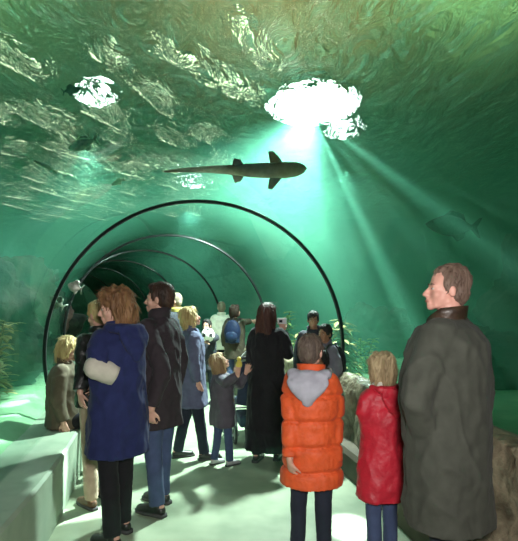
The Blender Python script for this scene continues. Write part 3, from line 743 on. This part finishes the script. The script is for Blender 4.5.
# ------------------------------------------------------------------ tank plants and rocks
m_kelp = mat('kelp_leaf', (.22, .34, .05), .5, (.42, .50, .12), 6); m_kelp2 = mat('coral_bush', (.25, .24, .07), .7, (.45, .42, .16), 9)
m_stem = mat('plant_stem', (.10, .12, .03), .7)
def blade(g, b, d, n, L, w, droop):
    n = (n - d*n.dot(d)).normalized(); s = d.cross(n); K = 6; p = Vector(b); dd = Vector(d)
    vs = []
    for i in range(K+1):
        t = i/K; r = w*math.sin(PI*min(1, .12+t*.86))**.8
        vs += [p + s*r, p + n*.004, p - s*r, p - n*.004]
        dd = (dd + Vector((0, 0, -droop/K))).normalized(); p = p + dd*L/K
    fs = []
    for i in range(K):
        a = i*4
        for j in range(4): fs.append((a+j, a+(j+1) % 4, a+4+(j+1) % 4, a+4+j))
    g._add(vs, fs)
def plant(x, y, z0, H_, r, n, m, label, group=None, wleaf=.03, seed=1, up=.6, name='water_plant', droop=.9):
    rnd = random.Random(seed)
    st = G(); ns = 3
    stems = []
    for q in range(ns):
        a = rnd.uniform(0, 6.28); tip = Vector((math.cos(a)*r*.45, math.sin(a)*r*.45, H_*rnd.uniform(.75, .95)))
        pts = [Vector((0, 0, -.03)).lerp(tip, t/6)+Vector((.02*math.sin(t+q), .02*math.cos(t*1.3), 0)) for t in range(7)]
        stems.append(pts); st.chain([(p, .014*(1-.08*i)) for i, p in enumerate(pts)], seg=8)
    e = empty(name, (x, y, z0)); gobj('stem', st, m_stem, e)
    g = G()
    for i in range(n):
        pts = rnd.choice(stems); t = rnd.uniform(.08, 1); q = t*6; i0 = min(5, int(q)); b = pts[i0].lerp(pts[i0+1], q-i0)
        a = rnd.uniform(0, 6.28); d = Vector((math.cos(a), math.sin(a), rnd.uniform(up-.5, up+.5))).normalized()
        blade(g, b, d, Vector((0, 0, 1)), r*rnd.uniform(.5, 1.0)*(1.05-.35*t), wleaf*rnd.uniform(.7, 1.3), droop)
    gobj('leaves', g, m, e); tag(e, label, 'plant', group); return e
def wx(px, d): return (px-CX)*d/FP
plant(wx(284, 8.7), 8.7, .5, 1.05, .26, 150, m_kelp, 'tall yellow-green kelp plant between the black coat and the group of three', seed=2, wleaf=.035)
plant(wx(347, 6.9), 6.9, .5, 1.02, .34, 240, m_kelp2, 'bushy yellow-brown coral plant by the right side of the arch rib', seed=3, wleaf=.045, up=.3)
plant(wx(366, 7.6), 7.6, .48, .7, .25, 120, m_kelp, 'low green plant right of the bushy yellow-brown coral plant', seed=4, wleaf=.03)
plant(wx(302, 7.6), 7.6, .5, .72, .24, 130, m_kelp2, 'shorter yellow-brown plant right of the tall kelp', seed=5, wleaf=.03)
plant(wx(262, 9.6), 9.8, .5, .75, .24, 110, m_kelp, 'distant green plant behind the black coat', seed=6, wleaf=.03)
m_trock = mat('tank_rock', (.010, .018, .014), .95, (.045, .05, .035), 3, bump=.7, bscale=10, bdist=.05); m_trock2 = mat('reddish_rock', (.03, .016, .014), .95, (.09, .05, .04), 3, bump=.7, bscale=10, bdist=.05)
def rock(x, y, z, r, m, label, seed=0, group=None):
    g = G(); g.ell((0, 0, 0), r, seg=64, rings=44); me = g.mesh('tank_rock')
    sc = min(r)
    displace(me, lambda c, n: sc*(.5*noise.noise((c+Vector((seed*7, 0, 0)))*1.3/sc) - .35*abs(noise.noise((c+Vector((0, seed*5, 0)))*2.6/sc)) + .14*noise.noise(c*7/sc) + .07*noise.noise(c*15/sc)))
    o = obj('tank_rock', me, m); o.location = (x, y, z); tag(o, label, 'rock', group); return o
rock(-3.9, 6.6, 1.1, (.8, .7, 1.25), m_trock, 'tall dark rock behind the left glass, nearest to the left edge', 1)
rock(-4.6, 8.9, 1.2, (.9, .8, 1.3), m_trock2, 'reddish rock stack farther behind the left glass', 2)
rock(-5.6, 11.2, .9, (1.3, 1.0, 1.2), m_trock, 'broad dark rock far behind the left glass', 3)
rock(3.4, 6.9, .65, (.8, .6, .55), m_trock, 'low dark rock on the sand behind the grey-coated person', 4)
rock(2.6, 10.6, .8, (1.0, .8, .8), m_trock, 'dim rock far behind the right glass', 5)
rock(5.4, 8.6, 1.5, (1.0, 1.6, 1.5), m_trock, 'tall dark rock face at the far right of the tank', 6)
plant(-3.0, 5.2, .5, 1.0, .35, 150, m_kelp2, 'brownish plant behind the left glass near the seated person', seed=9, wleaf=.04)

# ------------------------------------------------------------------ carried things
m_cam = mat('camera_silver', (.72, .73, .75), .4, metal=.1); m_black = mat('black_plastic', (.012, .012, .013), .4)
e = empty('compact_camera', W(282, 321, 4.93)); e.rotation_euler = (0, 0, R(-25))
g = G(); g.box((0, 0, 0), (.050, .014, .031)); bevel(gobj('body', g, m_cam, e, False), .006, 3)
g = G(); g.chain([((0, .012, -.004), .022), ((0, .034, -.004), .020)], side=(1, 0, 0), r0=False, r1=False); gobj('lens', g, m_black, e)
g = G(); g.box((-.008, -.0148, -.002), (.018, .001, .014)); gobj('display', g, mat('camera_display', (.02, .03, .035), .15), e, False)
g = G(); g.chain([((.03, 0, .031), .008), ((.03, 0, .036), .008)], side=(1, 0, 0), r0=False, r1=False); gobj('shutter_button', g, m_cam, e)
tag(e, 'small silver camera held up by the person in the long black coat', 'camera')

def backpack(info, col, pocket, label, w=.17, h=.24, yb=-.20, zc=None, bl=1.0):
    k = info['k']; zc = zc or info['shz']-.22*k
    m = cloth('backpack_fabric', col, rough=.6); m2 = cloth('backpack_pocket', pocket, rough=.6)
    e = empty('backpack', toworld(info, (0, yb*k, zc))); e.rotation_euler = info['Rz'].to_euler()
    g = G(); g.ell((0, 0, 0), (w*k, .10*k, h*k)); g.box((0, .02*k, -.06*k), (w*.8*k, .07*k, h*.65*k)); me = remesh(g, .012, 4, 'pack'); obj('bag_body', me, m, e)
    g = G(); g.ell((0, -.075*k, -.08*k), (w*.72*k, .05*k, h*.42*k)); gobj('front_pocket', g, m2, e)
    g = G(); g.chain([((-.03*k, 0, h*k*.93), .008*k), ((0, 0, h*k*1.12), .008*k), ((.03*k, 0, h*k*.93), .008*k)], seg=8); gobj('carry_loop', g, m_black, e)
    for s in (-1, 1):
        g = G(); x = s*.115*k
        g.chain([((x*.9, -yb*k*.2, .17*k), .022*k, .006*k), ((x, -yb*k-.07*k, .262*k), .022*k, .006*k), ((x, -yb*k+.05*k, .262*k), .022*k, .006*k), ((x, -yb*k+.135*k, .17*k), .022*k, .006*k), ((x, -yb*k+.15*k, .0), .022*k, .006*k)], side=(1, 0, 0), seg=10)
        gobj('shoulder_strap', g, m_black, e)
    tag(e, label, 'backpack')
backpack(i13, (.008, .016, .045), (.012, .024, .06), 'blue backpack worn by the distant person pointing to the right')
backpack(i16, (.010, .010, .012), (.015, .015, .018), 'black backpack worn by the black-haired child in the grey jacket', w=.19, h=.25)

# black and white ball
m_ballw = mat('ball_white', (.75, .75, .68), .6); m_ballb = mat('ball_black', (.015, .015, .015), .6)
e = empty('plush_ball', W(208, 335, 7.38)); r = .11
g = G(); g.ell((0, 0, 0), (r, r, r), seg=24, rings=16); gobj('cover', g, m_ballw, e)
ph = (1+5**.5)/2
for v in [(0, a, b*ph) for a in (-1, 1) for b in (-1, 1)] + [(a, b*ph, 0) for a in (-1, 1) for b in (-1, 1)] + [(b*ph, 0, a) for a in (-1, 1) for b in (-1, 1)]:
    n = Vector(v).normalized(); s = n.cross(Vector((.3, .2, 1))).normalized(); u = n.cross(s)
    g = G(); cs = [(n*r*.96 + (s*math.cos(2*PI*q/5)+u*math.sin(2*PI*q/5))*r*.34).normalized()*r*1.012 for q in range(5)]
    g._add(cs + [n*r*1.03, Vector((0, 0, 0))+n*r*.8], [(q, (q+1) % 5, 5) for q in range(5)] + [((q+1) % 5, q, 6) for q in range(5)]); gobj('patch', g, m_ballb, e, False)
tag(e, 'round black and white ball hugged by the distant dark-haired child', 'ball')

# yellow toy held up
m_yel = mat('yellow_plastic', (.62, .50, .08), .5)
e = empty('yellow_toy', W(239, 364.5, 4.36))
g = G(); g.ell((0, 0, 0), (.03, .022, .04)); gobj('body', g, m_yel, e)
g = G(); g.ell((0, 0, .05), (.022, .02, .022)); gobj('head', g, m_yel, e)
tag(e, 'small yellow toy held up by the child reaching up', 'toy')

# pushchair
e = empty('pushchair', (-.10, 5.75, 0), R(12)); m_tube = mat('grey_tube', (.30, .31, .33), .35, metal=.7); m_nav = cloth('pushchair_fabric', (.02, .025, .05)); m_wh = cloth('pale_canopy', (.50, .52, .48))
g = G()
for s in (-1, 1):
    g.chain([((s*.22, -.42, 1.0), .013), ((s*.22, -.30, .92), .013), ((s*.22, .30, .14), .013)], seg=8)
    g.chain([((s*.22, .05, .62), .013), ((s*.22, -.30, .13), .013)], seg=8)
g.chain([((-.22, -.12, .38), .01), ((.22, -.12, .38), .01)], side=(0, 0, 1), seg=8); g.chain([((-.22, .30, .16), .01), ((.22, .30, .16), .01)], side=(0, 0, 1), seg=8)
gobj('frame', g, m_tube, e)
g = G(); g.chain([((-.22, -.42, 1.0), .018), ((-.15, -.45, 1.01), .018), ((.15, -.45, 1.01), .018), ((.22, -.42, 1.0), .018)], side=(0, 0, 1), seg=10); gobj('handle', g, m_black, e)
g = G(); g.chain([((0, -.20, .92), .17, .03), ((0, -.12, .60), .19, .05), ((0, -.05, .44), .19, .07), ((0, .16, .44), .19, .05), ((0, .30, .34), .17, .02)], side=(1, 0, 0)); gobj('seat', remesh(g, .012, 3, 'seat'), m_nav, e) if False else obj('seat', remesh(g, .012, 3, 'seat'), m_nav, e)
g = G()
def cfn2(i, j):
    a = PI*i/16; t = j/8
    return Vector((-.21*math.cos(a), -.22+.36*math.sin(t*1.35), .70+.10*(1-t)+ .30*math.sin(a)*math.cos(t*1.1)))
g.grid(cfn2, 17, 9); o = gobj('canopy', g, m_wh, e); q = o.modifiers.new('thick', 'SOLIDIFY'); q.thickness = .012
g = G(); g.box((0, -.02, .23), (.17, .2, .07)); bevel(gobj('basket', g, m_nav, e, False), .03, 3)
for s in (-1, 1):
    for yy in (-.30, .32):
        g = G(); K = 24
        def wfn(i, j):
            a = 2*PI*i/K; b = 2*PI*j/8; rr = .088+.022*math.cos(b)
            return Vector((s*.245+.018*math.sin(b), yy+rr*math.cos(a), .11+rr*math.sin(a)))
        g.grid(wfn, K, 9, closed_u=True); w_ = gobj('wheel', g, m_black, e)
        g = G()
        for q in range(5):
            a = 2*PI*q/5; g.chain([((s*.245, yy, .11), .009), ((s*.245, yy+.08*math.cos(a), .11+.08*math.sin(a)), .007)], seg=6)
        g.chain([((s*.21, yy, .11), .018), ((s*.268, yy, .11), .018)], side=(0, 0, 1), seg=10); gobj('hub', g, m_tube, w_)
tag(e, 'dark pushchair with a pale canopy between the reaching child and the black coat', 'pushchair')
# ------------------------------------------------------------------ lights
def light(name, typ, loc, target, energy, col=(1, 1, 1), **k):
    l = bpy.data.lights.new(name, typ); l.energy = energy; l.color = col
    for a, v in k.items(): setattr(l, a, v)
    o = bpy.data.objects.new(name, l); COL.objects.link(o); o.location = loc
    o.rotation_euler = (Vector(target)-Vector(loc)).to_track_quat('-Z', 'Y').to_euler()
    return o
# main flood lamp over the water
m_lens = emat('lamp_lens', (.85, 1, .92), 40); m_hous = mat('lamp_housing', (.03, .03, .03), .5)
def flood(x, y, z, r, s=1.0):
    e = empty('flood_lamp', (x, y, z))
    g = G(); g.chain([((0, 0, .02), r*1.06), ((0, 0, .12), r*1.06), ((0, 0, .3), r*.5)], r0=False); gobj('housing', g, m_hous, e)
    g = G(); g.chain([((0, 0, .28), .012), ((0, 0, 7.38-z), .012)], r0=False, r1=False, seg=8); gobj('hanging_rod', g, m_hous, e)
    g = G(); g.chain([((0, 0, -.01), r), ((0, 0, .015), r)], r0=False, r1=False, seg=24); gobj('lens', g, m_lens, e)
    return e
LP = Vector((.86, 7.6, 5.0))
tag(flood(LP.x, LP.y, LP.z, .62), 'large round flood lamp glaring through the water surface above the shark', 'lamp')
LW = Vector((.72, 6.55, 4.28))
light('tank_lamp', 'SPOT', LW, (-1.1, 6.2, 0), 4800, (.80, 1, .92), spot_size=R(96), spot_blend=.9, shadow_soft_size=.12)
random.seed(3)
for k in range(24):
    a = R(-85 + 160*k/23 + random.uniform(-3, 3)); e = random.uniform(.3, 1.3)
    tgt = LW + Vector((math.sin(a)*3.4, -1.8*e-.5, -3.6))
    light('tank_lamp_beam', 'SPOT', LW, tgt, random.uniform(3000, 9000), (.82, 1, .92), spot_size=R(random.uniform(1.6, 4.5)), spot_blend=.6, shadow_soft_size=.02)
for k in range(9):
    tgt = LW + Vector((random.uniform(2.2, 5.0), random.uniform(-2.6, -.2), -3.2))
    light('tank_lamp_beam', 'SPOT', LW, tgt, random.uniform(2500, 5000), (.82, 1, .92), spot_size=R(random.uniform(1.0, 2.2)), spot_blend=.6, shadow_soft_size=.02)
SM = ((1.7, 9.6, 5.6, 700), (-2.9, 8.3, 5.7, 1200), (-4.2, 5.4, 5.6, 900), (-7.5, 12, 5.8, 1800), (-1.9, 13.5, 5.8, 1500), (-9, 7.5, 5.8, 900))
for (x, y, z, e) in SM:
    light('tank_fill_small', 'SPOT', (x, y-.3, 4.28), (x, y-.3, 0), e*.36, (.7, 1, .9), spot_size=R(130), spot_blend=.9, shadow_soft_size=.15)  # fill spots added just under the surface to brighten the hazy water
light('ceiling_fill', 'AREA', (-6, 6.5, 5.6), (-6, 6.5, 7.4), 380, (.4, 1, .58), size=.8)  # added green fill aimed up, tints the ceiling over the left water
light('ceiling_fill', 'AREA', (3.6, 7.4, 5.6), (3.6, 7.4, 7.4), 170, (.4, 1, .55), size=.8)  # weaker green ceiling fill, added on the right
# added warm fill aimed up, browns the ceiling seen through the ripples
light('ceiling_fill', 'AREA', (.2, 8.0, 5.6), (.2, 8.0, 7.4), 160, (1, .85, .5), size=.8)
# camera flash
light('camera_flash', 'AREA', (.12, -.05, 1.78), (0, 4, 1.8), FLASH, (1, .96, .92), shape='RECTANGLE', size=.25, size_y=.15)
w = bpy.data.worlds.new('world'); scene.world = w; w.use_nodes = True
w.node_tree.nodes['Background'].inputs[0].default_value = (.01, .03, .025, 1)
w.node_tree.nodes['Background'].inputs[1].default_value = .3
vs = scene.view_settings
vs.view_transform = 'Standard'; vs.look = 'None'; vs.gamma = 1; vs.use_curve_mapping = False; vs.exposure = 0
cy = scene.cycles
cy.use_denoising = True; cy.max_bounces = 8; cy.volume_bounces = 1; cy.transparent_max_bounces = 24; cy.sample_clamp_indirect = 4
cy.caustics_reflective = False; cy.caustics_refractive = False
GRP = 'small added fill lamps over the water'
for (x, y, z, e) in SM:
    tag(flood(x, y, z, .13), 'small added fill lamp hung high over the water surface', 'lamp', GRP)
# glowing strips added above the left of the tank, broken into streaks by the ripples
m_tubel = emat('added_strip_tube', (.85, 1.0, .62), 6)
rs = random.Random(5)
for q in range(42):
    r_ = q // 6; c_ = q % 6
    x, y, a, L_ = -.1-c_*1.15-r_*.35+rs.uniform(-.25, .25), 6.4+r_*1.6+c_*.2+rs.uniform(-.3, .3), rs.uniform(45, 75), rs.uniform(.4, 1.2)
    e = empty('added_strip', (x, y, 5.5), R(a))
    g = G(); g.chain([((-L_/2, 0, 0), .022), ((L_/2, 0, 0), .022)], side=(0, 1, 0), seg=10); gobj('tube', g, m_tubel, e)
    g = G(); g.box((0, 0, .055), (L_/2+.04, .06, .025)); gobj('housing', g, m_hous, e, False)
    for s in (-1, 1):
        g = G(); g.chain([((s*L_*.4, 0, .07), .006), ((s*L_*.4, 0, 1.88), .006)], r0=False, r1=False, seg=6); gobj('hanging_wire', g, m_hous, e)
    tag(e, 'added glowing strip hung over the water, makes the streaks in the ripples', 'lamp', 'added glowing strips over the water')
